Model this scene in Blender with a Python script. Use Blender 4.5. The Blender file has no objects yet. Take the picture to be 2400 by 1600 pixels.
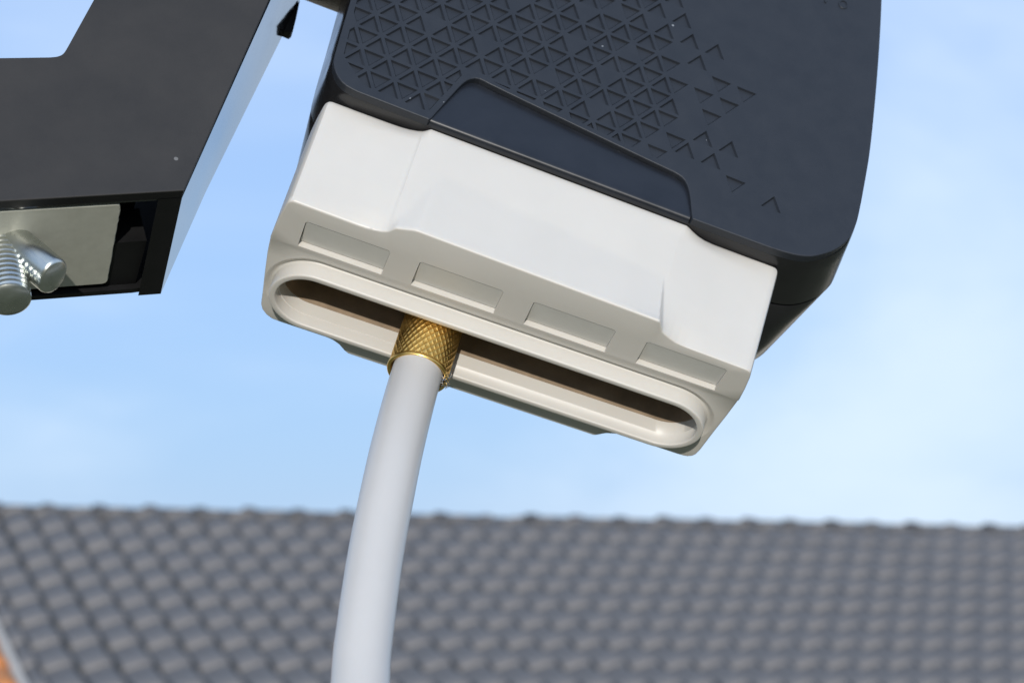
import bpy, bmesh, math, random
import numpy as np
from mathutils import Matrix, Vector
from mathutils.geometry import delaunay_2d_cdt

random.seed(7)
rng = np.random.default_rng(7)
sc = bpy.context.scene
MM = 0.001

# ------------------------------------------------------------------ camera
F_PX, W_PX = 5900.0, 2400.0            # 55 mm on an APS-C body
PITCH, ROLL = math.radians(5.0), math.radians(0.842)
CAM_POS = np.array([0.0, 0.0, 5.2])
up_c = np.array([math.sin(ROLL) * math.cos(PITCH), -math.cos(ROLL) * math.cos(PITCH), math.sin(PITCH)])
fw_c = np.array([0.0, 0.0, 1.0])
yw = fw_c - (fw_c @ up_c) * up_c
yw /= np.linalg.norm(yw)
xw = np.cross(yw, up_c)
C2W = np.array([xw, yw, up_c])         # camera axes (right, down, forward) -> world

cam_d = bpy.data.cameras.new('camera')
cam = bpy.data.objects.new('camera', cam_d)
sc.collection.objects.link(cam)
sc.camera = cam
m = np.eye(4)
m[:3, 0] = C2W @ np.array([1, 0, 0])
m[:3, 1] = C2W @ np.array([0, -1, 0])
m[:3, 2] = C2W @ np.array([0, 0, -1])
m[:3, 3] = CAM_POS
cam.matrix_world = Matrix(m.tolist())
cam_d.sensor_width = 22.3
cam_d.lens = F_PX / W_PX * 22.3
cam_d.clip_start = 0.02
cam_d.clip_end = 6000
cam_d.dof.use_dof = True
cam_d.dof.focus_distance = 0.320
cam_d.dof.aperture_fstop = 34.0

# receiver head frame: x across, y down the cable, z away from the viewer (camera axes, millimetres)
R_B = np.array([[0.93466647, -0.22834082, -0.27250516],
                [0.34653615, 0.75639616, 0.55477703],
                [0.07944361, -0.61296438, 0.78610647]])
T_B = np.array([-19.8712, -38.1392, 329.4087])
HEAD = np.eye(4)
HEAD[:3, :3] = C2W @ R_B
HEAD[:3, 3] = CAM_POS + C2W @ T_B * MM
HEAD_M = Matrix(HEAD.tolist())

# ------------------------------------------------------------------ light
sun_b = np.array([-0.16, 0.42, -0.91])
sun_w = C2W @ R_B @ (sun_b / np.linalg.norm(sun_b))
SUN_EL = math.asin(sun_w[2])
SUN_AZ = math.atan2(sun_w[0], sun_w[1])
sun_d = bpy.data.lights.new('sun', 'SUN')
sun_d.energy = 3.5
sun_d.angle = math.radians(0.9)
sun_d.color = (1.0, 0.95, 0.875)
sun = bpy.data.objects.new('sun', sun_d)
sc.collection.objects.link(sun)
sun.rotation_euler = Vector(sun_w.tolist()).to_track_quat('Z', 'Y').to_euler()
sun.location = (0, -3, 12)

world = bpy.data.worlds.new('World')
sc.world = world
world.use_nodes = True
wt = world.node_tree
wt.nodes.clear()
wo = wt.nodes.new('ShaderNodeOutputWorld')
bg = wt.nodes.new('ShaderNodeBackground')
sky = wt.nodes.new('ShaderNodeTexSky')
sky.sky_type = 'NISHITA'
sky.sun_disc = False
sky.sun_elevation = SUN_EL
sky.sun_rotation = SUN_AZ
sky.altitude = 0
sky.air_density = 1.0
sky.dust_density = 0.0
sky.ozone_density = 6.0
bg.inputs['Strength'].default_value = 0.125
# thin high cloud over the sky
tc = wt.nodes.new('ShaderNodeTexCoord')
mp = wt.nodes.new('ShaderNodeMapping')
mp.inputs['Scale'].default_value = (1.0, 1.0, 2.2)
mp.inputs['Location'].default_value = (1.9, 0.0, 0.0)
wt.links.new(tc.outputs['Generated'], mp.inputs['Vector'])
nz = wt.nodes.new('ShaderNodeTexNoise')
nz.inputs['Scale'].default_value = 3.0
nz.inputs['Detail'].default_value = 5
nz.inputs['Roughness'].default_value = 0.5
nz.inputs['Distortion'].default_value = 0.3
wt.links.new(mp.outputs['Vector'], nz.inputs['Vector'])
rp = wt.nodes.new('ShaderNodeMapRange')
rp.interpolation_type = 'SMOOTHSTEP'
rp.inputs['From Min'].default_value = 0.38
rp.inputs['From Max'].default_value = 0.72
rp.inputs['To Max'].default_value = 0.85
wt.links.new(nz.outputs['Fac'], rp.inputs['Value'])
mx = wt.nodes.new('ShaderNodeMix')
mx.data_type = 'RGBA'
wt.links.new(rp.outputs['Result'], mx.inputs['Factor'])
veil = wt.nodes.new('ShaderNodeMix')
veil.data_type = 'RGBA'
veil.inputs['Factor'].default_value = 0.68
wt.links.new(sky.outputs['Color'], veil.inputs['A'])
veil.inputs['B'].default_value = (3.95, 5.4, 8.2, 1)
wt.links.new(veil.outputs['Result'], mx.inputs['A'])
mx.inputs['B'].default_value = (5.9, 7.0, 8.3, 1)
wt.links.new(mx.outputs['Result'], bg.inputs['Color'])
wt.links.new(bg.outputs['Background'], wo.inputs['Surface'])

sc.view_settings.view_transform = 'Standard'
sc.view_settings.look = 'None'
sc.view_settings.gamma = 1
sc.view_settings.use_curve_mapping = False
sc.view_settings.exposure = 0.10
sc.render.engine = 'CYCLES'
sc.cycles.max_bounces = 8
sc.cycles.use_denoising = True


# ------------------------------------------------------------------ materials
def mat(name, base, rough=0.5, metal=0.0, spec=0.5, noise=None, bump=None, sss=None, coat=0.0, specks=None):
    """noise=(scale, amount[, second colour]) ; bump=(scale, strength, distance)"""
    M = bpy.data.materials.new(name)
    M.use_nodes = True
    nt = M.node_tree
    b = nt.nodes['Principled BSDF']
    b.inputs['Base Color'].default_value = (*base, 1)
    b.inputs['Roughness'].default_value = rough
    b.inputs['Metallic'].default_value = metal
    b.inputs['Specular IOR Level'].default_value = spec
    if coat:
        b.inputs['Coat Weight'].default_value = coat
        b.inputs['Coat Roughness'].default_value = 0.15
    if sss:
        b.inputs['Subsurface Weight'].default_value = sss[0]
        b.inputs['Subsurface Radius'].default_value = sss[1]
        b.inputs['Subsurface Scale'].default_value = sss[2]
    t = nt.nodes.new('ShaderNodeTexCoord')
    col_out = None
    if noise:
        n = nt.nodes.new('ShaderNodeTexNoise')
        n.inputs['Scale'].default_value = noise[0]
        n.inputs['Detail'].default_value = 6
        n.inputs['Roughness'].default_value = 0.62
        nt.links.new(t.outputs['Object'], n.inputs['Vector'])
        r = nt.nodes.new('ShaderNodeValToRGB')
        c2 = noise[2] if len(noise) > 2 else tuple(min(1, c * (1 + noise[1])) for c in base)
        c1 = base if len(noise) > 2 else tuple(c * (1 - noise[1]) for c in base)
        r.color_ramp.elements[0].position = 0.33
        r.color_ramp.elements[1].position = 0.68
        r.color_ramp.elements[0].color = (*c1, 1)
        r.color_ramp.elements[1].color = (*c2, 1)
        nt.links.new(n.outputs['Fac'], r.inputs['Fac'])
        col_out = r.outputs['Color']
        rr = nt.nodes.new('ShaderNodeMapRange')
        rr.inputs['From Min'].default_value = 0.3
        rr.inputs['From Max'].default_value = 0.7
        rr.inputs['To Min'].default_value = max(0.02, rough - 0.06)
        rr.inputs['To Max'].default_value = min(1, rough + 0.06)
        nt.links.new(n.outputs['Fac'], rr.inputs['Value'])
        nt.links.new(rr.outputs['Result'], b.inputs['Roughness'])
    if specks:                                   # specks=(scale, size, colour): loose dust grains
        v = nt.nodes.new('ShaderNodeTexVoronoi')
        v.inputs['Scale'].default_value = specks[0]
        nt.links.new(t.outputs['Object'], v.inputs['Vector'])
        sep = nt.nodes.new('ShaderNodeSeparateColor')
        nt.links.new(v.outputs['Color'], sep.inputs['Color'])
        big = nt.nodes.new('ShaderNodeMath'); big.operation = 'MULTIPLY_ADD'   # per-cell size
        nt.links.new(sep.outputs['Red'], big.inputs[0])
        big.inputs[1].default_value = specks[1] * 2.2
        big.inputs[2].default_value = -specks[1] * 1.2
        lt = nt.nodes.new('ShaderNodeMath'); lt.operation = 'LESS_THAN'
        nt.links.new(v.outputs['Distance'], lt.inputs[0])
        nt.links.new(big.outputs['Value'], lt.inputs[1])
        k = nt.nodes.new('ShaderNodeMath'); k.operation = 'MULTIPLY'
        nt.links.new(lt.outputs['Value'], k.inputs[0])
        k.inputs[1].default_value = 0.6
        mxx = nt.nodes.new('ShaderNodeMix'); mxx.data_type = 'RGBA'
        nt.links.new(k.outputs['Value'], mxx.inputs['Factor'])
        if col_out:
            nt.links.new(col_out, mxx.inputs['A'])
        else:
            mxx.inputs['A'].default_value = (*base, 1)
        mxx.inputs['B'].default_value = (*specks[2], 1)
        col_out = mxx.outputs['Result']
    if col_out:
        nt.links.new(col_out, b.inputs['Base Color'])
    if bump:
        n2 = nt.nodes.new('ShaderNodeTexNoise')
        n2.inputs['Scale'].default_value = bump[0]
        n2.inputs['Detail'].default_value = 3
        nt.links.new(t.outputs['Object'], n2.inputs['Vector'])
        bp = nt.nodes.new('ShaderNodeBump')
        bp.inputs['Strength'].default_value = bump[1]
        bp.inputs['Distance'].default_value = bump[2]
        nt.links.new(n2.outputs['Fac'], bp.inputs['Height'])
        nt.links.new(bp.outputs['Normal'], b.inputs['Normal'])
    return M


MT = {
    'cover': mat('satin_black_cover', (0.015, 0.018, 0.024), 0.50, spec=0.42, noise=(260, 0.10), bump=(5200, 0.25, 0.00006),
                 specks=(230, 0.045, (0.30, 0.32, 0.34))),
    'gloss': mat('polished_black_plastic', (0.009, 0.011, 0.016), 0.34, noise=(180, 0.18), bump=(1500, 0.08, 0.00005),
                 specks=(170, 0.04, (0.25, 0.26, 0.28))),
    'shell': mat('black_housing_plastic', (0.012, 0.012, 0.013), 0.22, noise=(120, 0.2), bump=(3800, 0.12, 0.00005)),
    'white': mat('white_cap_plastic', (0.530, 0.508, 0.468), 0.42, specks=(95, 0.030, (0.30, 0.22, 0.15)), noise=(90, 0.018), bump=(1700, 0.05, 0.00004),
                 sss=(0.12, (1.0, 0.62, 0.38), 0.0008)),
    'panel': mat('label_panel_plastic', (0.575, 0.565, 0.53), 0.5, noise=(400, 0.03)),
    'well': mat('brown_cavity_shade', (0.25, 0.185, 0.125), 0.6, noise=(300, 0.2)),  # brown colour stands for the shade deep inside the collar
    'brass': mat('brass', (0.86, 0.57, 0.18), 0.32, metal=1.0, noise=(900, 0.12)),
    'sheath': mat('white_cable_sheath', (0.49, 0.477, 0.460), 0.38, noise=(70, 0.02), bump=(900, 0.06, 0.00005),
                  sss=(0.10, (1.0, 0.7, 0.5), 0.0006)),
    'braid': mat('tinned_wire', (0.62, 0.62, 0.63), 0.25, metal=1.0),
    'bracket': mat('matt_dark_bracket', (0.026, 0.0245, 0.0235), 0.62, spec=0.36, noise=(90, 0.16), bump=(2600, 0.3, 0.00008),
                   specks=(140, 0.05, (0.20, 0.20, 0.20))),
    'side': mat('smooth_bracket_side', (0.022, 0.021, 0.024), 0.06, noise=(160, 0.2), spec=0.9),
    'zinc': mat('zinc_plate', (0.42, 0.42, 0.365), 0.5, metal=0.2, noise=(700, 0.05), bump=(1600, 0.12, 0.0001)),
    'bolt': mat('plated_bolt', (0.58, 0.60, 0.57), 0.29, metal=1.0, noise=(300, 0.08)),
    'black': mat('black_inner_plastic', (0.005, 0.005, 0.0055), 0.55, spec=0.25, noise=(200, 0.2)),
    'rod': mat('textured_rod', (0.030, 0.026, 0.023), 0.45, noise=(600, 0.3), bump=(2600, 0.7, 0.0002)),
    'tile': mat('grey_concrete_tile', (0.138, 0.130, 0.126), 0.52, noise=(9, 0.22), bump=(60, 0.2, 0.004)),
    'tile_dirt': mat('shaded_concrete_tile', (0.116, 0.110, 0.107), 0.6, noise=(9, 0.25)),  # darker copy painting the shade below the overlapping course
    'tile_dirt_pan': mat('shaded_tile_channel', (0.032, 0.031, 0.030), 0.7, noise=(9, 0.25)),  # near-black tone standing for shade in the tile channels
    'terracotta_pan': mat('shaded_terracotta', (0.30, 0.11, 0.035), 0.8, noise=(7, 0.2)),  # deeper orange, channel shade put into the colour
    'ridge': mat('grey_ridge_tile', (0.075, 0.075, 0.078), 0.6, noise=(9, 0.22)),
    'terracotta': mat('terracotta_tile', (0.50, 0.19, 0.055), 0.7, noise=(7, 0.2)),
    'verge': mat('pale_verge_board', (0.46, 0.43, 0.39), 0.7, noise=(6, 0.08)),
    'render': mat('cream_render', (0.62, 0.58, 0.50), 0.85, noise=(5, 0.06)),
    'deck': mat('roof_deck', (0.05, 0.05, 0.052), 0.9, noise=(3, 0.2)),
    'grass': mat('lawn', (0.105, 0.105, 0.055), 0.95, noise=(0.8, 0.3, (0.135, 0.128, 0.075))),
}


# ------------------------------------------------------------------ mesh helpers
def obj(name, verts, faces, material, parent=None, smooth=None, scale=MM, label=None):
    me = bpy.data.meshes.new(name)
    me.from_pydata([tuple(float(c) * scale for c in v) for v in verts], [], [tuple(int(i) for i in f) for f in faces])
    bm = bmesh.new()
    bm.from_mesh(me)
    bmesh.ops.remove_doubles(bm, verts=bm.verts, dist=2e-4 * scale)
    bmesh.ops.recalc_face_normals(bm, faces=bm.faces)
    bm.to_mesh(me)
    bm.free()
    if smooth is not None:
        me.shade_smooth()
        me.set_sharp_from_angle(angle=math.radians(smooth))
    me.materials.append(MT[material])
    o = bpy.data.objects.new(name, me)
    sc.collection.objects.link(o)
    if parent:
        o.parent = parent
    if label:
        o['label'] = label
    return o


def empty(name, label, cat, mw=None, group=None):
    o = bpy.data.objects.new(name, None)
    sc.collection.objects.link(o)
    o.empty_display_size = 0.02
    o['label'] = label
    o['category'] = cat
    if group:
        o['group'] = group
    if mw is not None:
        o.matrix_world = mw
    return o


class Mesh:
    def __init__(s):
        s.v, s.f = [], []

    def add(s, v, f):
        n = len(s.v)
        s.v += [tuple(p) for p in v]
        s.f += [tuple(i + n for i in q) for q in f]

    def loft(s, loops, closed=True, cap0=False, cap1=False):
        n = len(loops[0])
        v = [p for l in loops for p in l]
        f = []
        for a in range(len(loops) - 1):
            for i in range(n if closed else n - 1):
                j = (i + 1) % n
                f.append((a * n + i, a * n + j, (a + 1) * n + j, (a + 1) * n + i))
        if cap0:
            f.append(tuple(range(n)))
        if cap1:
            f.append(tuple(range((len(loops) - 1) * n, len(loops) * n)))
        s.add(v, f)

    def poly(s, outer, holes, lift):
        """flat polygon with holes, lift maps (a, b) to a 3-D point"""
        pts, ed = [], []
        for lp in [outer] + holes:
            n = len(pts)
            pts += [Vector((float(a), float(b))) for a, b in lp]
            ed += [(n + i, n + (i + 1) % len(lp)) for i in range(len(lp))]
        vo, _, fo, *_ = delaunay_2d_cdt(pts, ed, [], 1, 1e-6)
        keep = []
        for t in fo:
            c = sum((vo[i] for i in t), Vector((0, 0))) / len(t)
            if inside(c, outer) and not any(inside(c, h) for h in holes):
                keep.append(tuple(t))
        s.add([lift(p.x, p.y) for p in vo], keep)

    def tube(s, pts, rad, seg=24, caps=True, flat=0.0):
        pts = [Vector(p) for p in pts]
        rad = rad if hasattr(rad, '__len__') else [rad] * len(pts)
        t0 = (pts[1] - pts[0]).normalized()
        ref = Vector((1, 0, 0)) if abs(t0.x) < 0.8 else Vector((0, 0, 1))
        u = (ref - ref.dot(t0) * t0).normalized()
        loops = []
        for i, p in enumerate(pts):
            a = pts[max(0, i - 1)]
            b = pts[min(len(pts) - 1, i + 1)]
            tg = (b - a).normalized()
            u = (u - u.dot(tg) * tg).normalized()
            w = tg.cross(u)
            loops.append([tuple(p + rad[i] * (1 - flat * (0.5 + 0.5 * math.cos(4 * math.pi * k / seg))) * (math.cos(k / seg * 2 * math.pi) * u + math.sin(k / seg * 2 * math.pi) * w)) for k in range(seg)])
        s.loft(loops, cap0=caps, cap1=caps)

    def box(s, lo, hi):
        x0, y0, z0 = lo
        x1, y1, z1 = hi
        s.add([(x0, y0, z0), (x1, y0, z0), (x1, y1, z0), (x0, y1, z0), (x0, y0, z1), (x1, y0, z1), (x1, y1, z1), (x0, y1, z1)],
              [(0, 3, 2, 1), (4, 5, 6, 7), (0, 1, 5, 4), (1, 2, 6, 5), (2, 3, 7, 6), (3, 0, 4, 7)])

    def build(s, name, material, parent=None, smooth=None, scale=MM, label=None):
        return obj(name, s.v, s.f, material, parent, smooth, scale, label)


def inside(p, poly):
    x, y = p[0], p[1]
    r = False
    j = len(poly) - 1
    for i in range(len(poly)):
        xi, yi = poly[i]
        xj, yj = poly[j]
        if (yi > y) != (yj > y) and x < (xj - xi) * (y - yi) / (yj - yi) + xi:
            r = not r
        j = i
    return r


def offset(poly, d):
    """closed polygon moved outwards by d (works for gently curved outlines)"""
    P = np.array(poly, float)
    area = 0.5 * np.sum(P[:, 0] * np.roll(P[:, 1], -1) - np.roll(P[:, 0], -1) * P[:, 1])
    a = P - np.roll(P, 1, 0)
    b = np.roll(P, -1, 0) - P
    a /= np.linalg.norm(a, axis=1)[:, None] + 1e-12
    b /= np.linalg.norm(b, axis=1)[:, None] + 1e-12
    na = np.column_stack([a[:, 1], -a[:, 0]])
    nb = np.column_stack([b[:, 1], -b[:, 0]])
    n = na + nb
    n /= np.linalg.norm(n, axis=1)[:, None] + 1e-12
    c = np.clip(np.sum(n * na, axis=1), 0.45, 1)
    s = 1 if area > 0 else -1
    return [tuple(q) for q in P + s * d * n / c[:, None]]


def smooth_line(pts, it=2):
    """corner cutting that keeps both ends"""
    for _ in range(it):
        q = [pts[0]]
        for a, b in zip(pts[:-1], pts[1:]):
            q.append((0.75 * a[0] + 0.25 * b[0], 0.75 * a[1] + 0.25 * b[1]))
            q.append((0.25 * a[0] + 0.75 * b[0], 0.25 * a[1] + 0.75 * b[1]))
        q.append(pts[-1])
        pts = q
    return pts


def resample(pts, step):
    P = np.array(pts, float)
    d = np.r_[0, np.cumsum(np.linalg.norm(np.diff(P, axis=0), axis=1))]
    n = max(2, int(d[-1] / step) + 1)
    s = np.linspace(0, d[-1], n)
    return list(zip(np.interp(s, d, P[:, 0]), np.interp(s, d, P[:, 1])))


# ------------------------------------------------------------------ ground
g = Mesh()
g.add([(-3000, -3000, 0), (3000, -3000, 0), (3000, 3000, 0), (-3000, 3000, 0)], [(0, 1, 2, 3)])
go = g.build('ground', 'grass', scale=1.0)
go['kind'] = 'structure'
go['label'] = 'green lawn far below the receiver'

# ------------------------------------------------------------------ houses behind
R_R = np.array([[0.92944, 0.34602, -0.12812], [0.04571, 0.23658, 0.97054], [0.36614, -0.90791, 0.20407]])
T_R = np.array([-3.1034, 1.0963, 15.6643])
ROOF = np.eye(4)
ROOF[:3, :3] = C2W @ R_R
ROOF[:3, 3] = CAM_POS + C2W @ T_R
# roof frame: x along the ridge, y down the slope, z under the tiles (metres)
COL, ROW = 0.21, 0.3395
RIDGE_Y = -0.07
EAVES = 13.6 * ROW


def to_world(p):
    return (ROOF @ np.array([*p, 1.0]))[:3]


def to_px(p):
    c = R_R @ np.asarray(p, float) + T_R
    return W_PX / 2 + F_PX * c[0] / c[2], 800 + F_PX * c[1] / c[2], c[2]


def tile_mesh(name, material, shaded):
    """one profiled roof tile: a pan, a round roll and a thick nose; shade is painted into the pan and under the next course"""
    xs = np.array([-0.5, -0.42, -0.33, -0.22, -0.10, 0.0, 0.10, 0.22, 0.33, 0.42, 0.5])
    prof = np.array([0.003, 0.005, 0.011, 0.020, 0.030, 0.038, 0.045, 0.048, 0.038, 0.012, 0.002])
    v, f, mi = [], [], []
    rows = ((-0.36, 0.000), (-0.19, 0.016), (-0.085, 0.029), (-0.05, 0.032), (-0.02, 0.026), (0.0, 0.010), (0.003, -0.008))
    for (y, lift) in rows:
        for x, h in zip(xs, prof):
            v.append((x * COL * 0.995, y, -(h + lift)))
    n = len(xs)
    for r in range(len(rows) - 1):
        for i in range(n - 1):
            f.append((r * n + i, r * n + i + 1, (r + 1) * n + i + 1, (r + 1) * n + i))
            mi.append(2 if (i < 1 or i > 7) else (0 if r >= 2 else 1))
    me = bpy.data.meshes.new(name)
    me.from_pydata(v, [], f)
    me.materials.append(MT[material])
    me.materials.append(MT[shaded])
    me.materials.append(MT[shaded + '_pan'])
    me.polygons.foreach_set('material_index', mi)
    me.shade_smooth(); me.set_sharp_from_angle(angle=math.radians(60))
    me.flip_normals() if me.polygons[0].normal.z > 0 else None
    return me


def house(name, label, i0, i1, tile_mat, ridge_mat, n_single, x_lo, x_hi, shade_mat, shift=0.0, half=None):
    """a long gabled house; columns i0..i1 of tiles on the slope that faces the camera"""
    x0, x1 = x_lo * COL, x_hi * COL
    base = to_world(((x0 + x1) / 2, EAVES, 0))
    mw = Matrix(ROOF.tolist())
    root = empty(name, label, 'house', Matrix.Translation((base[0], base[1], 0)))
    inv = root.matrix_world.inverted()
    # roof deck: both slopes as a closed slab
    up_r = np.linalg.inv(ROOF[:3, :3]) @ np.array([0, 0, 1.0])       # world up in the roof frame
    hz = np.array([0, up_r[2], -up_r[1]])                            # horizontal, across the ridge
    hz /= np.linalg.norm(hz)
    if hz[1] > 0:
        hz = -hz
    ridge = np.array([0, RIDGE_Y, 0.02])
    eav = np.array([0, EAVES, 0.02])
    run = (ridge - eav) @ hz
    rise = (ridge - eav) @ up_r
    back = ridge + hz * run - up_r * rise
    prof = [eav, ridge, back, back - up_r * 0.12, ridge - up_r * 0.14, eav - up_r * 0.12]
    d = Mesh()
    d.loft([[tuple(p + np.array([x, 0, 0])) for p in prof] for x in (x0 + 0.01, x1 - 0.01)], cap0=True, cap1=True)
    deck = d.build('roof', 'deck', root, scale=1.0)
    deck.matrix_parent_inverse = Matrix.Identity(4)
    deck.matrix_local = inv @ mw
    # walls down to the ground
    wl = Mesh()
    gz = []
    for x in (x0 + 0.15, x1 - 0.15):
        lp = []
        for p in (eav + hz * 0.5 - up_r * 0.02, ridge - up_r * 0.16, back - hz * 0.5 - up_r * 0.02):
            lp.append(to_world(p + np.array([x, 0, 0])))
        lp[0][2] -= 0.05
        lp[2][2] -= 0.05
        a = lp[0].copy(); a[2] = 0
        b = lp[2].copy(); b[2] = 0
        gz.append([tuple(q - np.array([base[0], base[1], 0])) for q in (a, lp[0], lp[1], lp[2], b)])
    wl.loft(gz, cap0=True, cap1=True)
    wl.build('wall', 'render', root, scale=1.0)
    # tiles
    tm = tile_mesh('tile', tile_mat, shade_mat)
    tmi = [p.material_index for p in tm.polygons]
    rest_mi = []
    cells = []
    for r in range(0, 14):
        for i in range(i0, i1 + 1):
            px, py, dist = to_px((i * COL, r * ROW, -0.03))
            vis = -40 < px < 2440 and py < 1640
            cells.append((0 if vis else 1, dist, i, r))
    cells.sort()
    rest = Mesh()
    tv = [tuple(v.co) for v in tm.vertices]
    tf = [tuple(p.vertices) for p in tm.polygons]
    for k, (nv, dist, i, r) in enumerate(cells):
        loc = Vector((i * COL + rng.normal(0, 0.0015), r * ROW + rng.normal(0, 0.003), rng.normal(0, 0.0015)))
        rot = Matrix.Rotation(rng.normal(0, 0.004), 4, 'Z') @ Matrix.Rotation(rng.normal(0, 0.006), 4, 'Y')
        M4 = Matrix.Translation(loc + Vector((shift * COL, 0, 0))) @ rot
        if r == 0:
            M4 = M4 @ Matrix.Diagonal((1, 0.3, 1, 1))
        if i == half:
            M4 = Matrix.Translation((0.23 * COL, 0, 0)) @ M4 @ Matrix.Diagonal((0.54, 1, 1, 1))
        if k < n_single and nv == 0:
            o = bpy.data.objects.new('tile', tm)
            sc.collection.objects.link(o)
            o.parent = deck
            o.matrix_local = M4
        else:
            rest.add([tuple(M4 @ Vector(p)) for p in tv], tf)
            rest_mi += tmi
    # the far slope, closed with the same tiles as one covering
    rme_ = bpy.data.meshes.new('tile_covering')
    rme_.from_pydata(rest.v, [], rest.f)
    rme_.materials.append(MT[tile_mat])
    rme_.materials.append(MT[shade_mat])
    rme_.materials.append(MT[shade_mat + '_pan'])
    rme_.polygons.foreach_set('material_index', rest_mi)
    rme_.shade_smooth(); rme_.set_sharp_from_angle(angle=math.radians(60))
    ro = bpy.data.objects.new('tile_covering', rme_)
    sc.collection.objects.link(ro)
    ro.parent = deck
    ro['kind'] = 'stuff'
    fs = Mesh()
    for r in range(14):
        for i in range(i0, i1 + 1):
            lp = []
            for (yy, hh) in ((-0.38, 0.012), (0.0, 0.045)):
                for xx, k in ((-0.5, 0.2), (-0.22, 0.8), (0, 1.0), (0.22, 0.8), (0.5, 0.2)):
                    dn = back - ridge
                    dn = dn / np.linalg.norm(dn)
                    nrm = np.cross(dn, np.array([1.0, 0, 0]))
                    if nrm @ up_r < 0:
                        nrm = -nrm
                    lp.append(tuple(ridge + dn * (0.42 + r * ROW + yy) + nrm * (hh + 0.05 * k) + np.array([(i + xx) * COL, 0, 0])))
            fs.add(lp, [(a, a + 1, a + 6, a + 5) for a in range(4)])
    fo = fs.build('back_tile_covering', tile_mat, deck, smooth=45, scale=1.0)
    fo['kind'] = 'stuff'
    # ridge tiles: half-round caps, each overlapping the next
    pitch = 0.328
    rv, rf = [], []
    seg = 8
    for (xx, rad) in ((-0.03, 0.080), (0.035, 0.080), (0.037, 0.062), (pitch + 0.02, 0.057)):
        for k in range(seg + 1):
            a = math.pi * (k / seg)
            c = np.array([0, RIDGE_Y, 0.0]) + up_r * (0.010 + rad * math.sin(a) * 0.85) - hz * (math.cos(a) * rad * 1.25)
            rv.append((xx, c[1], c[2]))
    for a in range(3):
        for k in range(seg):
            n = seg + 1
            rf.append((a * n + k, a * n + k + 1, (a + 1) * n + k + 1, (a + 1) * n + k))
    rme = bpy.data.meshes.new('ridge_tile')
    rme.from_pydata(rv, [], rf)
    rme.shade_smooth(); rme.set_sharp_from_angle(angle=math.radians(40))
    rme.materials.append(MT[ridge_mat])
    x = x0
    while x < x1 - 0.2:
        o = bpy.data.objects.new('ridge_tile', rme)
        sc.collection.objects.link(o)
        o.parent = deck
        o.matrix_local = Matrix.Translation((x, rng.normal(0, 0.004), rng.normal(0, 0.004)))
        x += pitch
    return root, deck, inv, mw


grey, gdeck, _, _ = house('tiled_house', 'long house with a blurred grey tiled roof across the bottom of the view', -2, 48, 'tile', 'ridge', 300, -2.06, 48.5, 'tile_dirt', half=-2)  # tile_dirt and tile_dirt_pan are shade painted into the tile colour
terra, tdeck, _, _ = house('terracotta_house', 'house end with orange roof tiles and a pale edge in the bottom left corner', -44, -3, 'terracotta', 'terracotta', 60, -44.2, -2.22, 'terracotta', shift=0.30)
vb = Mesh()                                           # pale verge along the edge of the orange roof
vb.box((-2.24 * COL, RIDGE_Y - 0.02, -0.055), (-2.05 * COL, EAVES, 0.10))
vb.build('verge_board', 'verge', tdeck, scale=1.0)

# ------------------------------------------------------------------ receiver head
head = empty('satellite_receiver', 'black plastic satellite receiver head with triangle relief and white cover at its lower end', 'receiver', HEAD_M)

COVER_L = [(-8.4, -62.0), (-7.2, -48.0), (-5.6, -32.0), (-4.35, -18.0), (-3.53, -7.82), (-3.15, -1.9), (-2.83, 2.4), (-2.66, 3.7), (-2.14, 4.95),
           (-1.18, 6.14), (0.0, 6.86), (1.6, 7.08)]
COVER_R = [(59.4, 7.06), (61.94, 6.85), (63.57, 6.46), (64.85, 5.96), (66.06, 5.06), (67.25, 3.96), (68.25, 2.73),
           (68.91, 1.55), (69.43, 0.43), (69.91, -1.98), (70.04, -4.47), (69.99, -10.67), (69.85, -16.86), (68.77, -30.86), (67.26, -45.39), (64.9, -62.0)]
TAB = [(11.73, 6.85), (13.74, 0.2), (14.29, -1.24), (14.69, -1.91), (15.33, -2.5), (15.96, -2.72), (16.66, -2.66), (17.57, -2.45), (28.83, -1.15),
       (40.64, 0.2), (44.04, 0.52), (44.86, 0.66), (45.74, 1.0), (46.48, 1.8), (47.18, 3.46), (47.98, 6.3)]
TOP = [(60.0, -69.0), (50.0, -73.0), (30.0, -75.0), (8.0, -73.0), (-3.0, -69.0)]
left = resample(smooth_line(COVER_L), 0.8)
right = resample(smooth_line(COVER_R), 0.8)
top = resample(smooth_line([COVER_R[-1]] + TOP + [COVER_L[0]]), 2.0)[1:-1]
tab = resample(smooth_line(TAB), 0.6)
cover_poly = left + resample([(2.4, 7.09), (11.3, 7.2)], 1.5) + [(11.49, 7.2)] + tab + [(48.28, 7.17)] + resample([(49.0, 7.17), (58.6, 7.08)], 1.5) + right + top
house_poly = left + resample([(2.4, 7.09), (58.6, 7.08)], 1.5) + right + top

# triangle relief: an equilateral net, sunk cells listed by node
S_T, H_T = 3.75, 3.75 * math.sqrt(3) / 2
ca, sa = math.cos(0.0275), math.sin(0.0275)


def node(i, j):
    x, y = (i + j / 2) * S_T, -H_T * j - 0.64
    return np.array([ca * x - sa * y, sa * x + ca * y])


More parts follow.
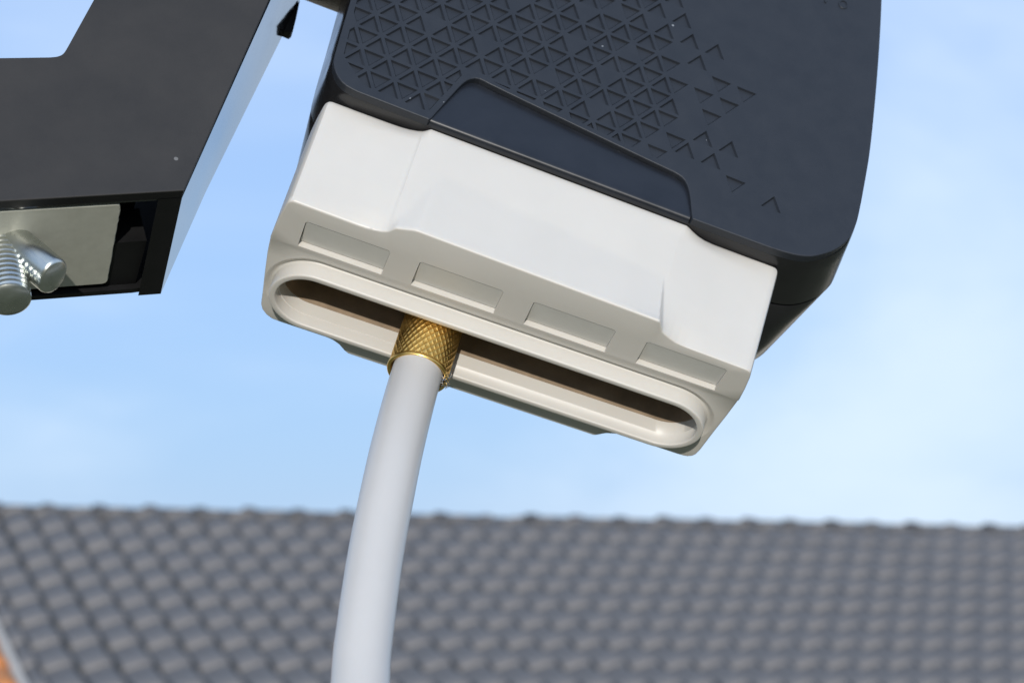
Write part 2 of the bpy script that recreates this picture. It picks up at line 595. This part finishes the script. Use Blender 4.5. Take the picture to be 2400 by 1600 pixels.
UPS = {9: [5, 6], 8: [5, 6, 7, 8], 7: [3, 4, 5, 6, 8], 6: [2, 3, 4, 5, 7], 5: [2, 3, 4, 5, 6, 7, 8],
       4: list(range(-1, 10)), 3: [-1, 0, 1, 2, 3, 4, 6, 7, 8, 9, 11, 12], 2: list(range(-2, 10)) + [11, 12],
       1: [-1, 0, 1, 2, 3, 4, 5, 6, 7, 8, 9, 15], 0: [-1, 0, 1, 2, 3], -1: [0, 1, 2, 3]}
UPS[7] = [-3, -2, -1, 0, 1, 2] + UPS[7]; UPS[6] = [-3, -2, -1, 0, 1] + UPS[6]; UPS[5] = [-2, -1, 0, 1] + UPS[5]
UPS[3] = [-2] + UPS[3]; UPS[8] = [-4, -3, -2, -1, 0, 1, 2, 3] + UPS[8]; UPS[9] = list(range(-4, 5)) + UPS[9]
UPS[10] = list(range(-5, 6)); UPS[11] = list(range(-5, 4)); UPS[12] = list(range(-6, 3))
DOWN_MAX = {12: 1, 11: 3, 10: 4, 9: 4, 8: 4, 7: 6, 6: 7, 5: 8, 4: 8, 3: 9, 2: 9, 1: 9, 0: 4, -1: 3}
DOWNS = {j: list(range(-7, k + 1)) for j, k in DOWN_MAX.items()}
DOWNS[6] += [9, 10]; DOWNS[5] += [9, 10]; DOWNS[4] += [10]; DOWNS[2] += [10]; DOWNS[1] += [10, 13]
MISS_PX = [(1370.6, 24.9), (1349.6, 95.6), (1426, 172), (1393.5, 241), (1215.6, 11.5), (1016, 42), (1140.7, 101), (1537, 50)]


def head_px(p):
    c = R_B @ np.asarray(p, float) + T_B
    return np.array([W_PX / 2 + F_PX * c[0] / c[2], 800 + F_PX * c[1] / c[2]])


def clip(poly, a, b):
    """keep the part of the polygon to the right of the line a->b (screen sense, y down)"""
    a, b = np.array(a, float), np.array(b, float)
    nrm = np.array([-(b - a)[1], (b - a)[0]])
    out = []
    for k in range(len(poly)):
        p, q = poly[k], poly[(k + 1) % len(poly)]
        dp, dq = (p - a) @ nrm, (q - a) @ nrm
        if dp >= 0:
            out.append(p)
        if dp * dq < 0:
            out.append(p + (q - p) * dp / (dp - dq))
    return out


cells = []
for j, L in UPS.items():
    for i in L:
        cells.append([node(i, j), node(i + 1, j - 1), node(i, j - 1)])
for j, L in DOWNS.items():
    for i in L:
        tri = [node(i, j), node(i + 1, j), node(i + 1, j - 1)]
        c = sum(tri) / 3
        if min(np.linalg.norm(head_px((*c, 0)) - np.array(q)) for q in MISS_PX) < 17:
            continue
        cells.append(tri)
pockets = []
INS = 0.775
for tri in cells:
    c = sum(tri) / 3
    P = [c + INS * (p - c) for p in tri]
    # margins along the left edge, the grip and the lower edge
    for a, b in [((-6.0, -40), (-1.75, 2.0)), ((-1.75, 2.0), (2.0, 5.6)), ((1.0, 5.75), (13.0, 5.95))]:
        if P:
            P = clip(P, b, a)
    if not P:
        continue
    if c[0] < 15.2:
        P = clip(P, (14.25, -4.0), (10.6, 7.5)) if c[1] > -4.5 else P
    elif c[1] > -8:
        P = clip(P, (48.0, 0.08), (14.0, -3.55))
    if len(P) < 3:
        continue
    A = 0.5 * abs(sum(P[k][0] * P[(k + 1) % len(P)][1] - P[(k + 1) % len(P)][0] * P[k][1] for k in range(len(P))))
    if A < 0.25 or not inside(c, house_poly):
        continue
    pockets.append((P, c))

cv = Mesh()
front_lp = offset(cover_poly, -0.16)
holes = []
DEPTH = 0.32
for P, c in pockets:
    cc = sum(P) / len(P)
    rim = [tuple(p) for p in P]
    holes.append(rim)
    flo = [cc + 0.77 * (p - cc) + np.array([-0.02, -0.10]) for p in P]
    n = len(P)
    cv.add([(p[0], p[1], 0.0) for p in P] + [(p[0], p[1], DEPTH) for p in flo],
           [(k, (k + 1) % n, n + (k + 1) % n, n + k) for k in range(n)] + [tuple(range(n, 2 * n))])
cv.poly(front_lp, holes, lambda a, b: (a, b, 0.0))
cv.loft([[(x, y, z) for x, y in offset(cover_poly, o)] for o, z in ((-0.16, 0.0), (-0.05, 0.05), (0.0, 0.16), (0.0, 1.25))])
cv.build('front_cover', 'cover', head)

# thumb grip let into the lower edge of the cover
tl = np.array(resample(TAB[:5], 0.2))
tr = np.array(resample(TAB[-6:], 0.2))
tt = np.array(resample(TAB[4:11], 0.3))
gp = Mesh()
rows = []
ys = [-2.62, -2.3, -1.8, -1.2, -0.6, 0.0, 0.6, 1.2, 2.2, 3.4, 4.6, 5.6, 6.2, 6.55, 6.8, 6.98, 7.06, 7.1]
for y in ys:
    xl = np.interp(y, tl[::-1, 1], tl[::-1, 0])
    xr = np.interp(y, tr[:, 1], tr[:, 0])
    row = []
    for k in range(61):
        x = xl + (xr - xl) * k / 60
        yt = np.interp(x, tt[:, 0], tt[:, 1]) + 0.05
        yy = max(y, yt) if y < 2.0 else y
        z = np.interp(yy, [-2.7, 0, 3.4, 6.2, 6.55, 6.8, 6.98, 7.06, 7.1], [0.95, 0.80, 0.55, 0.42, 0.44, 0.55, 0.78, 1.0, 1.35])
        row.append((x, yy, z))
    rows.append(row)
gp.loft(rows, closed=False)
gp.build('thumb_grip', 'gloss', head, smooth=50)


def flare(p, z):
    k = z / 11
    return (p[0] + (1.1 * (p[0] - 33) / 37 + 0.27) * k, p[1] - 0.3 * k * (1 if p[1] > 0 else 0.2), z)


hs = Mesh()
hs.poly(offset(house_poly, -0.05), [], lambda a, b: (a, b, 1.2))
hs.loft([[flare(p, z) for p in offset(house_poly, o)] for o, z in
         ((-0.05, 1.2), (0.05, 1.5), (0.05, 4.0), (0.05, 7.5), (0.05, 10.8), (-0.08, 10.95), (-0.5, 11.0))])
hs.build('front_shell', 'shell', head, smooth=40)


def rear(p, z):
    x, y, _ = flare(p, 11)
    k = (z - 11) / 13
    x2 = x - k * 2.9 * np.clip((x - 40) / 30, 0, 1) + k * 1.0 * np.clip((10 - x) / 14, 0, 1)
    y2 = y + k * 3.0 * np.clip((y + 10) / 15, 0, 1)
    return (x2, y2, z)


rs = Mesh()
rs.loft([[rear(p, z) for p in offset(house_poly, o)] for o, z in
         ((-0.5, 11.02), (-0.45, 11.3), (-0.10, 11.36), (-0.02, 11.6), (-0.02, 16), (-0.02, 20), (-0.05, 23.6), (-0.35, 24.6), (-1.2, 25.4), (-2.6, 25.8))])
rs.poly([rear(p, 25.8)[:2] for p in offset(house_poly, -2.6)], [], lambda a, b: (a, b, 25.8))
rs.build('rear_shell', 'shell', head, smooth=40)

# embossed ring letter and dot near the top right
lt = Mesh()
loops = []
for k in range(28):
    a = 2 * math.pi * k / 28
    u = np.array([math.cos(a) * 0.62, math.sin(a) * 0.78])
    u = np.array([ca * u[0] - sa * u[1], sa * u[0] + ca * u[1]])
    cpt = np.array([61.75, -41.45])
    loops.append([(*(cpt + u * s), z) for s, z in ((0.80, 0.02), (0.84, -0.14), (1.0, -0.16), (1.10, -0.14), (1.16, 0.02))])
loops.append(loops[0])
lt.loft(loops, closed=True)
lt.build('embossed_letter', 'cover', head, smooth=60)
dt = Mesh()
dt.loft([[(59.15 + dx * s, -40.62 + dy * s, z) for dx, dy in ((-0.26, -0.22), (0.26, -0.30), (0.12, 0.26), (-0.12, 0.22))] for s, z in ((1, 0.02), (0.8, -0.15))], cap1=True)
dt.build('embossed_dot', 'cover', head)


# ---- white sliding cover
def g_front(x, y):
    edge = np.interp(x, [7.6, 8.6, 9.6, 10.6, 11.3, 11.75, 12.1, 47.5, 48.0, 48.7, 49.6, 50.6, 51.8], [0, 0.03, 0.10, 0.26, 0.48, 0.78, 1.0, 1.0, 0.86, 0.58, 0.30, 0.10, 0])
    wide = np.interp(x, [-0.5, 6.0, 11.15, 11.35, 15.0, 42.0, 47.0, 54.0, 60.0], [0, 0.30, 0.72, 0.86, 1.0, 1.0, 0.86, 0.28, 0])
    w = np.interp(y, [7.2, 7.8, 9.2, 19.0, 23.0, 25.3], [0, 0.4, 1.0, 1.0, 0.7, 0])
    return (1 - w) * edge + w * wide


def g_back(x):
    return np.interp(x, [8.9, 9.8, 10.8, 11.8, 12.5, 47.3, 47.6, 48.6, 50.0], [0, 0.06, 0.3, 0.8, 1.0, 1.0, 0.9, 0.35, 0])


def facet(x, y):
    yt = np.interp(x, [16, 46], [14.3, 17.0])
    xl = np.interp(y, [14.5, 25.3], [15.2, 11.4])
    xr = np.interp(y, [16.5, 25.3], [46.4, 48.3])
    return 1.25 * max(0.0, min((y - yt) / (25.3 - yt), (x - xl) / 3.2, (xr - x) / 1.0))


def z_front(x, y):
    return 3.08 - g_front(x, y) * (1.70 + facet(x, y))


def warp(p):
    x, y, z = p
    return (x, y, z - (x - 30) * np.interp(z, [3.0, 5.3, 13, 27], [0, 0.029, 0.037, 0.055]))


Z_STEP = 10.7
FX = np.concatenate([np.linspace(-0.9, 7.4, 12), np.linspace(7.8, 12.6, 25), np.linspace(13, 44, 63), np.linspace(44.2, 50, 40), np.linspace(50.2, 52, 8), np.linspace(52.6, 60.1, 11)])


def cap_outline(y, inset=0.0):
    xl = np.interp(y, [7, 25.3], [-1.92, -1.80])
    xr = np.interp(y, [7, 25.3], [61.72, 61.10])
    fr = [(xl + (x + 0.9) / 61.0 * (xr - xl - 1.8) + 0.9, z_front(x, y)) for x in FX]
    zf = fr[-1][1]
    rt = [(xr - 0.9 + 0.9 * math.sin(a), zf + 0.9 - 0.9 * math.cos(a)) for a in (0.5, 1.0, 1.57)]
    rt += [(xr + 0.25, 5.6), (xr + 0.5, 8.2), (xr + 0.62, Z_STEP), (xr + 0.58, Z_STEP + 0.45), (xr + 0.4, 15.0), (xr + 0.1, 19.5), (xr - 0.15, 24.2)]
    cz = 25.2
    rt += [(xr - 0.3 - 1.6 + 1.6 * math.cos(a), cz + 1.6 * math.sin(a)) for a in (0.25, 0.65, 1.1, 1.45)]
    bk = [(x, 26.85 + 1.95 * g_back(x)) for x in np.concatenate([np.linspace(58.4, 51, 8), np.linspace(50, 47, 13), np.linspace(46, 14, 17), np.linspace(12.8, 8.6, 14), np.linspace(8, 2.6, 6)])]
    lf = [(xl + 1.0 + 3.0 - 3.0 * math.sin(a), cz - 1.5 + 3.0 * math.cos(a) + 0.2) for a in (0.3, 0.65, 1.0, 1.35)]
    lf += [(xl + 0.75, 22.0), (xl + 0.2, 18.0), (xl - 0.3, 14.0), (xl - 0.52, Z_STEP + 0.45), (xl - 0.55, Z_STEP), (xl - 0.45, 8.2), (xl - 0.25, 5.6)]
    zf = fr[0][1]
    lf += [(xl + 0.9 - 0.9 * math.sin(a), zf + 0.9 - 0.9 * math.cos(a)) for a in (1.57, 1.0, 0.5)]
    poly = fr + rt + bk + lf
    return offset(poly, -inset) if inset else poly


Y_F, Y_R = 25.30, 25.12
cap = Mesh()
layers = [(7.05, 1.1), (7.08, 0.55), (7.25, 0.2), (7.6, 0.04), (8.0, 0.0)] + [(y, 0.0) for y in np.arange(8.6, 24.4, 0.55)] + [(24.45, 0.0)]
loops = [[(x, y, z) for x, z in cap_outline(y, o)] for y, o in layers]
for dy, o in ((0.30, 0.0), (0.12, 0.05), (0.035, 0.13), (0.0, 0.26)):
    base = cap_outline(25.3, o)
    loops.append([(x, (Y_F if z < Z_STEP + 0.2 else Y_R) - dy, z) for x, z in base])
cap.loft(loops)
last = loops[-1]
fi = [k for k, p in enumerate(last) if p[2] < Z_STEP + 0.2]
# order the front strip from the left kink round the front to the right kink
n_l = len(last)
start = next(k for k in range(n_l) if last[k][2] < Z_STEP + 0.2 and last[k - 1][2] >= Z_STEP + 0.2)
front_ring = [last[(start + k) % n_l] for k in range(len(fi))]
rear_ring = [last[(start + len(fi) + k) % n_l] for k in range(n_l - len(fi))]
WIN = [(1.3, 12.65), (16.6, 27.9), (31.95, 43.1), (47.3, 58.2)]
WZ0, WZ1 = 5.25, 10.28
rects = []
for a, b in WIN:
    r_ = 0.25
    rects.append([(a + r_, WZ0), (b - r_, WZ0), (b, WZ0 + r_), (b, WZ1 - r_ * 0.4), (b - r_ * 0.4, WZ1), (a + r_ * 0.4, WZ1), (a, WZ1 - r_ * 0.4), (a, WZ0 + r_)])
cap.poly([(p[0], p[2]) for p in front_ring], rects, lambda a, b: (a, Y_F, b))
for rc in rects:
    cap.loft([[(a, y, b) for a, b in rc] for y in (Y_F, Y_F - 1.7)])
    cap.add([(a, Y_F - 1.7, b) for a, b in rc], [tuple(range(len(rc)))])
# step from the front strip to the rear floor
a0, a1 = front_ring[0], front_ring[-1]
b0, b1 = rear_ring[-1], rear_ring[0]
cap.add([a0, a1, b1, b0], [(0, 1, 2, 3)])


def stadium(off, n=28):
    r = 5.56 + off
    xa, xb, zc = -0.25 + 5.56, 59.55 - 5.56, 18.60
    out = []
    for k in range(n + 1):
        t = -math.pi / 2 + math.pi * k / n
        out.append((xb + r * math.cos(t), zc + r * math.sin(t)))
    for k in range(n + 1):
        t = math.pi / 2 + math.pi * k / n
        out.append((xa + r * math.cos(t), zc + r * math.sin(t)))
    # keep points along the straights so the warp bends nothing
    return out


def densify(lp, step=4.0):
    out = []
    for k in range(len(lp)):
        p, q = np.array(lp[k]), np.array(lp[(k + 1) % len(lp)])
        m_ = max(1, int(np.linalg.norm(q - p) / step))
        out += [tuple(p + (q - p) * t / m_) for t in range(m_)]
    return out


NS = None
cap.poly([(p[0], p[2]) for p in rear_ring], [densify(stadium(1.1))], lambda a, b: (a, Y_R, b))
cap.v = [warp(p) for p in cap.v]
cap_o = cap.build('cable_cover', 'white', head, smooth=32)

col = Mesh()
prof = [(1.12, Y_R), (0.95, Y_R - 0.05), (0.70, Y_R - 0.26), (0.42, Y_R - 0.46), (0.18, Y_R - 0.50), (0.04, Y_R - 0.34), (0.0, Y_R - 0.05), (-0.02, 26.80), (-0.04, 26.96), (-0.12, 27.07), (-0.24, 27.10),
        (-0.72, 27.10), (-0.84, 27.07), (-0.90, 26.98), (-0.92, 26.80), (-0.95, 25.35), (-1.04, 25.30), (-1.04, 23.4)]
col.loft([[warp((x, y, z)) for x, z in densify(stadium(o))] for o, y in prof])
col.build('oval_collar', 'white', cap_o, smooth=60)
well = Mesh()
well.loft([[warp((x, y, z)) for x, z in densify(stadium(o))] for o, y in ((-0.95, 23.42), (-1.14, 23.4), (-1.2, 15.0))], cap1=True)
well.build('shaded_connector_base', 'well', head, smooth=40)

for (a, b) in WIN:                                    # label panels lying in the pockets, their cut edge ragged
    pn = Mesh()
    e = [(a + 0.09, WZ0 + 0.11)]
    e += [(x, WZ0 + 0.12) for x in np.linspace(a + 1, b - 1, 10)]
    e += [(b - 0.02, WZ0 + 0.11), (b - 0.02, WZ1 - 0.16)]
    xs = np.linspace(b - 0.25, a + 0.2, 34)
    ragged = rng.uniform(0.3, 1.0)
    e += [(x, WZ1 - 0.17 + ragged * rng.normal(0, 0.04)) for x in xs]
    e += [(a + 0.09, WZ1 - 0.16)]
    ff = [warp((x, Y_F - np.interp(z, [WZ0, WZ1], [0.04, 0.85]), z)) for x, z in e]
    bb = [warp((x, Y_F - 1.6, z)) for x, z in e]
    n = len(e)
    pn.add(ff + bb, [tuple(range(n))] + [(k, (k + 1) % n, n + (k + 1) % n, n + k) for k in range(n)])
    pn.build('label_panel', 'panel', cap_o)

# ------------------------------------------------------------------ cable with its brass connector
cable = empty('coaxial_cable', 'white coaxial cable with knurled brass connector plugged into the white cover', 'cable',
              HEAD_M @ Matrix.Translation((21.5 * MM, 32 * MM, 18.8 * MM)))
CX, CY, CZ = 21.5, 32.0, 18.8
ctrl = [(21.5, 27.0, 18.8), (21.48, 30.0, 18.7), (21.4, 34.2, 17.7), (21.45, 43.0, 14.3), (21.78, 53.2, 10.9), (22.78, 67.6, 7.2), (24.3, 81.7, 3.6), (25.2, 87.6, 1.9),
        (26.37, 95.2, -0.7), (27.7, 102.8, -3.2), (30.5, 118, -8), (34, 135, -12)]


def catmull(P, n=8):
    P = [np.array(p, float) for p in P]
    P = [2 * P[0] - P[1]] + P + [2 * P[-1] - P[-2]]
    out = []
    for k in range(1, len(P) - 2):
        for t in np.linspace(0, 1, n, endpoint=False):
            a, b, c, d = P[k - 1:k + 3]
            out.append(0.5 * (2 * b + (c - a) * t + (2 * a - 5 * b + 4 * c - d) * t * t + (3 * b - a - 3 * c + d) * t ** 3))
    out.append(P[-2])
    return out


def rel(p):
    return (p[0] - CX, p[1] - CY, p[2] - CZ)


sh = Mesh()
sh.tube([rel(p) for p in catmull(ctrl)], 3.28, 48)
sh.build('sheath', 'sheath', cable, smooth=60)

# connector: knurled sleeve around the local y axis
kn = Mesh()
NA, NL = 420, 76
y0, y1 = -9.5, 0.0
loops = []
for a in range(NL + 1):
    yy = y0 + (y1 - y0) * a / NL
    lp = []
    for k in range(NA):
        th = 2 * math.pi * k / NA
        s1 = ((th * 30 / (2 * math.pi) + yy * 0.86) % 1.0)
        s2 = ((th * 30 / (2 * math.pi) - yy * 0.86 + 0.37) % 1.0)
        g1 = math.exp(-((s1 - 0.5) / 0.13) ** 2)
        g2 = math.exp(-((s2 - 0.5) / 0.13) ** 2)
        r = 3.90 + 0.11 * max(g1, 0.75 * g2)
        lp.append((r * math.cos(th), yy, r * math.sin(th)))
    loops.append(lp)
kn.loft(loops)
kn_o = kn.build('connector', 'brass', cable, smooth=80)
rg = Mesh()
loops = []
for r, y in ((3.88, -0.30), (4.02, -0.16), (4.08, 0.0), (4.10, 0.22), (4.04, 0.36), (3.92, 0.42), (3.72, 0.40), (3.58, 0.25), (3.52, -0.4), (3.50, -3.0)):
    loops.append([(r * math.cos(2 * math.pi * k / 96), y, r * math.sin(2 * math.pi * k / 96)) for k in range(96)])
rg.loft(loops)
rg.build('connector_rim', 'brass', kn_o, smooth=50)
br = Mesh()
for k in range(26):                                   # torn strands of screen wire at the rim
    th = rng.normal(-0.28, 0.16)
    p = np.array([3.45 * math.cos(th), 0.1 + rng.uniform(-0.2, 0.5), 3.45 * math.sin(th)])
    d = np.array([math.cos(th) * rng.uniform(0.0, 0.6), 0.9, math.sin(th) * rng.uniform(0.0, 0.6)])
    pts = [p]
    for s in range(int(rng.integers(5, 9))):
        d = d + rng.normal(0, 0.75, 3)
        d /= np.linalg.norm(d)
        pts.append(pts[-1] + d * 0.34)
    br.tube([tuple(q) for q in pts], 0.045, 5)
for th, l in ((0.02, 3.2), (0.1, 2.2)):
    a = np.array([4.12 * math.cos(th), 0.7, 4.12 * math.sin(th)])
    br.tube([tuple(a), tuple(a + np.array([0.10, -l * 0.4, 0.02])), tuple(a + np.array([0.16, -l, -0.05]))], 0.05, 5)
bo = br.build('braid_strands', 'braid', cable, smooth=60)
bo['kind'] = 'stuff'

# ------------------------------------------------------------------ bracket at the left
P0 = np.array([-13.87, 32.3, 0.0])
AX = np.array([-0.865, 0.501, 0.0])                   # along the slanted lower edge
NN = np.array([0.501, 0.865, 0.0])                    # out of the underside
bracket = empty('mounting_bracket', 'dark grey plastic mounting bracket with metal plate and bolt ends at the left edge', 'bracket',
                HEAD_M @ Matrix.Translation((-30 * MM, 20 * MM, 0)))
BO = np.array([-30.0, 20.0, 0.0])


def bl(p):
    return tuple(np.asarray(p, float) - BO)


def und(a, z, off=0.0):
    """point on the underside: a along the lower edge, z deep, off inwards"""
    q = P0 + a * AX - off * NN
    return bl((q[0], q[1], z))


hole = resample(smooth_line([(-35.6, 19.82), (-34.75, 19.25), (-34.3, 18.5), (-34.22, 17.2)], 3), 0.15)
pl = [(-13.15, -46.0), (-13.44, -2.55), (-13.87, 32.3)] + [tuple((P0 + a * AX)[:2]) for a in (10, 20, 34, 46)]
pl += [(-61.0, 33.5), (-41.1, 22.8)] + hole + [(-33.88, 8.28), (-31.5, -30.0), (-31.0, -46.0)]
fp = Mesh()
fp.poly(offset(pl, -0.12), [], lambda a, b: bl((a, b, 0.0)))
fp.loft([[bl((x, y, z)) for x, y in offset(pl, o)] for o, z in ((-0.12, 0.0), (-0.03, 0.04), (0.0, 0.12), (0.0, 0.2))])
fp.build('front_plate', 'bracket', bracket)
eb = Mesh()
eb.loft([[bl((x, y, z)) for x, y in offset(pl, o)] for o, z in ((-0.06, 0.12), (-0.03, 0.24), (-0.03, 1.6))])
eb.poly(offset(pl, -0.03), [], lambda a, b: bl((a, b, 1.6)))
eb.build('plate_edge', 'black', bracket)


def x_side(y, z):
    xf = np.interp(y, [-46, -2.55, 32.3], [-13.15, -13.44, -13.87])
    xb = np.interp(y, [-46, -25, 14, 32.3], [-10.7, -11.05, -12.85, -13.1])
    return xf + (xb - xf) * z / 21.8


sw = Mesh()
ysd = list(np.linspace(-46, 32.3, 14))
outer = []
for z in (1.55, 8, 15, 21.8):
    outer.append([bl((x_side(y, z) - 0.02 + rng.normal(0, 0.004), y, z)) for y in ysd])
sw.loft(outer, closed=False)
inn = [[bl((x_side(y, z) - 2.6, y + 1.5 * (1 if y > 31 else 0), z)) for y in ysd] for z in (1.55, 21.8)]
sw.loft(inn, closed=False)
sw.build('side_wall', 'side', bracket, smooth=30)
we = Mesh()                                           # closed ends of the side wall
we.loft([[l[-1] for l in outer], [tuple(np.array(inn[0][-1]) + (np.array(inn[1][-1]) - np.array(inn[0][-1])) * k / 3) for k in range(4)]], closed=False)
we.loft([outer[-1], inn[1]], closed=False)
we.build('wall_end', 'black', bracket)
rw = Mesh()
back = [(-14.5, -20), (-14.5, 32.3)] + [tuple((P0 + a * AX - 0.1 * NN)[:2]) for a in (3, 20, 46)] + [(-56, 31), (-36, 21.5), (-33.5, 12), (-32.5, -20)]
rw.loft([[bl((x, y, z)) for x, y in back] for z in (20.9, 21.8)])
for z in (20.9, 21.8):
    rw.poly(back, [], lambda a, b, z=z: bl((a, b, z)))
rw.build('rear_wall', 'black', bracket)
ce = Mesh()                                           # inner web above the opening
ce.add([und(2, 1.0, 9), und(46, 1.0, 9), und(46, 21.3, 9), und(2, 21.3, 9), und(2, 1.0, 10), und(46, 1.0, 10), und(46, 21.3, 10), und(2, 21.3, 10)],
       [(0, 1, 2, 3), (4, 5, 6, 7), (0, 1, 5, 4), (1, 2, 6, 5), (2, 3, 7, 6), (3, 0, 4, 7)])
ce.build('inner_web', 'black', bracket)
lip = Mesh()                                          # thin rib round the opening
lp_o = [(2.5, 1.62), (46, 1.62), (46, 2.15), (3.0, 2.15)]
lip.add([und(a, z, o) for o in (0.25, 3.0) for a, z in lp_o], [(0, 1, 2, 3), (0, 1, 5, 4), (1, 2, 6, 5), (2, 3, 7, 6), (3, 0, 4, 7)])
lip.build('rib', 'side', bracket)
st = Mesh()                                           # moulded block beside the plate
bk_ = [(2.6, 11.5), (6.6, 11.5), (6.6, 20.8), (2.6, 20.8)]
st.add([und(a, z, o) for o in (0.9, 6.0) for a, z in bk_], [(0, 1, 2, 3), (0, 1, 5, 4), (1, 2, 6, 5), (2, 3, 7, 6), (3, 0, 4, 7)])
st.build('stop_block', 'black', bracket)
zp = Mesh()
rim = []
for cx_, cz_, a0_ in ((7.6, 3.2, 3), (7.35, 19.1, 0)):
    rim.append((cx_, cz_))
zo = [(46, 2.7), (8.0, 2.7), (7.65, 2.82), (7.5, 3.2)] + [(7.42 - 0.72 * (z - 3.2) / 16 + rng.normal(0, 0.03), z) for z in np.linspace(4, 18.4, 22)] + [(6.72, 19.0), (6.88, 19.35), (7.3, 19.5), (46, 19.8)]
n = len(zo)
zp.add([und(a, z, 0.30) for a, z in zo] + [und(a, z, 0.42) for a, z in offset(zo, 0.12)] + [und(a, z, 1.9) for a, z in offset(zo, 0.12)],
       [tuple(range(n))] + [(r * n + k, r * n + (k + 1) % n, (r + 1) * n + (k + 1) % n, (r + 1) * n + k) for r in range(2) for k in range(n)])
zp.build('clamp_plate', 'zinc', bracket)

b1 = Mesh()
e1, s1 = np.array([-24.55, 46.57, 6.65]), np.array([-31.92, 41.6, 9.33])
dv = (e1 - s1) / np.linalg.norm(e1 - s1)
b1.tube([bl(s1 - dv * 6), bl(s1), bl(e1 - dv * 0.55), bl(e1 - dv * 0.2), bl(e1), bl(e1 + dv * 0.02)], [2.45, 2.45, 2.45, 2.3, 2.0, 0.02], 40, flat=0.2)
b1.build('bolt', 'bolt', bracket, smooth=40, label='smooth plated bolt end pointing down to the right')
b2 = Mesh()
e2, s2 = np.array([-28.42, 51.12, 8.3]), np.array([-32.65, 42.02, 10.13])
dv = (e2 - s2) / np.linalg.norm(e2 - s2)
L2 = np.linalg.norm(e2 - s2)
pts, rad = [], []
for k in range(141):
    t = k / 140
    pts.append(bl(s2 - dv * 4 + dv * (L2 + 3.6) * t))
    rad.append(2.72 - 0.11 * (0.5 + 0.5 * math.cos(2 * math.pi * (L2 + 3.6) * t / 0.8)))
pts += [bl(e2), bl(e2 + dv * 0.02)]
rad += [2.25, 0.02]
b2.tube(pts, rad, 40)
b2.build('bolt', 'bolt', bracket, smooth=50, label='threaded plated bolt end at the very left')

cl = Mesh()                                           # small dark clip on the far edge
cp = [(-12.3 + 1.25 * (x + 12.56), -18.1 + 1.25 * (y + 17.08)) for x, y in [(-11.55, -22.31), (-11.83, -20.78), (-12.17, -19.24), (-12.5, -18.6), (-12.75, -18.4), (-12.56, -17.08), (-11.12, -16.99), (-10.94, -17.42), (-11.17, -19.6)]]
cl.loft([[bl((x, y, z)) for x, y in cp] for z in (21.3, 22.6)], cap0=True, cap1=True)
cl.build('clip', 'bracket', bracket)

# ------------------------------------------------------------------ pivot rod between bracket and receiver
rod = empty('pivot_rod', 'dark rough rod behind the top left corner of the black receiver', 'rod',
            HEAD_M @ Matrix.Translation((-7 * MM, -28.8 * MM, 12.2 * MM)))
rd = Mesh()
rd.tube([(-5.0, 0, 0), (-4.7, 0, 0), (3.6, 0, 0)], [8.6, 9.0, 9.0], 64)
rd.build('shaft', 'rod', rod, smooth=40)
cr = Mesh()
cr.tube([(1.9, 0, 0), (2.2, 0, 0), (3.4, 0, 0), (3.7, 0, 0)], [9.0, 9.35, 9.35, 9.0], 64)
cr.build('end_collar', 'rod', rod, smooth=40)
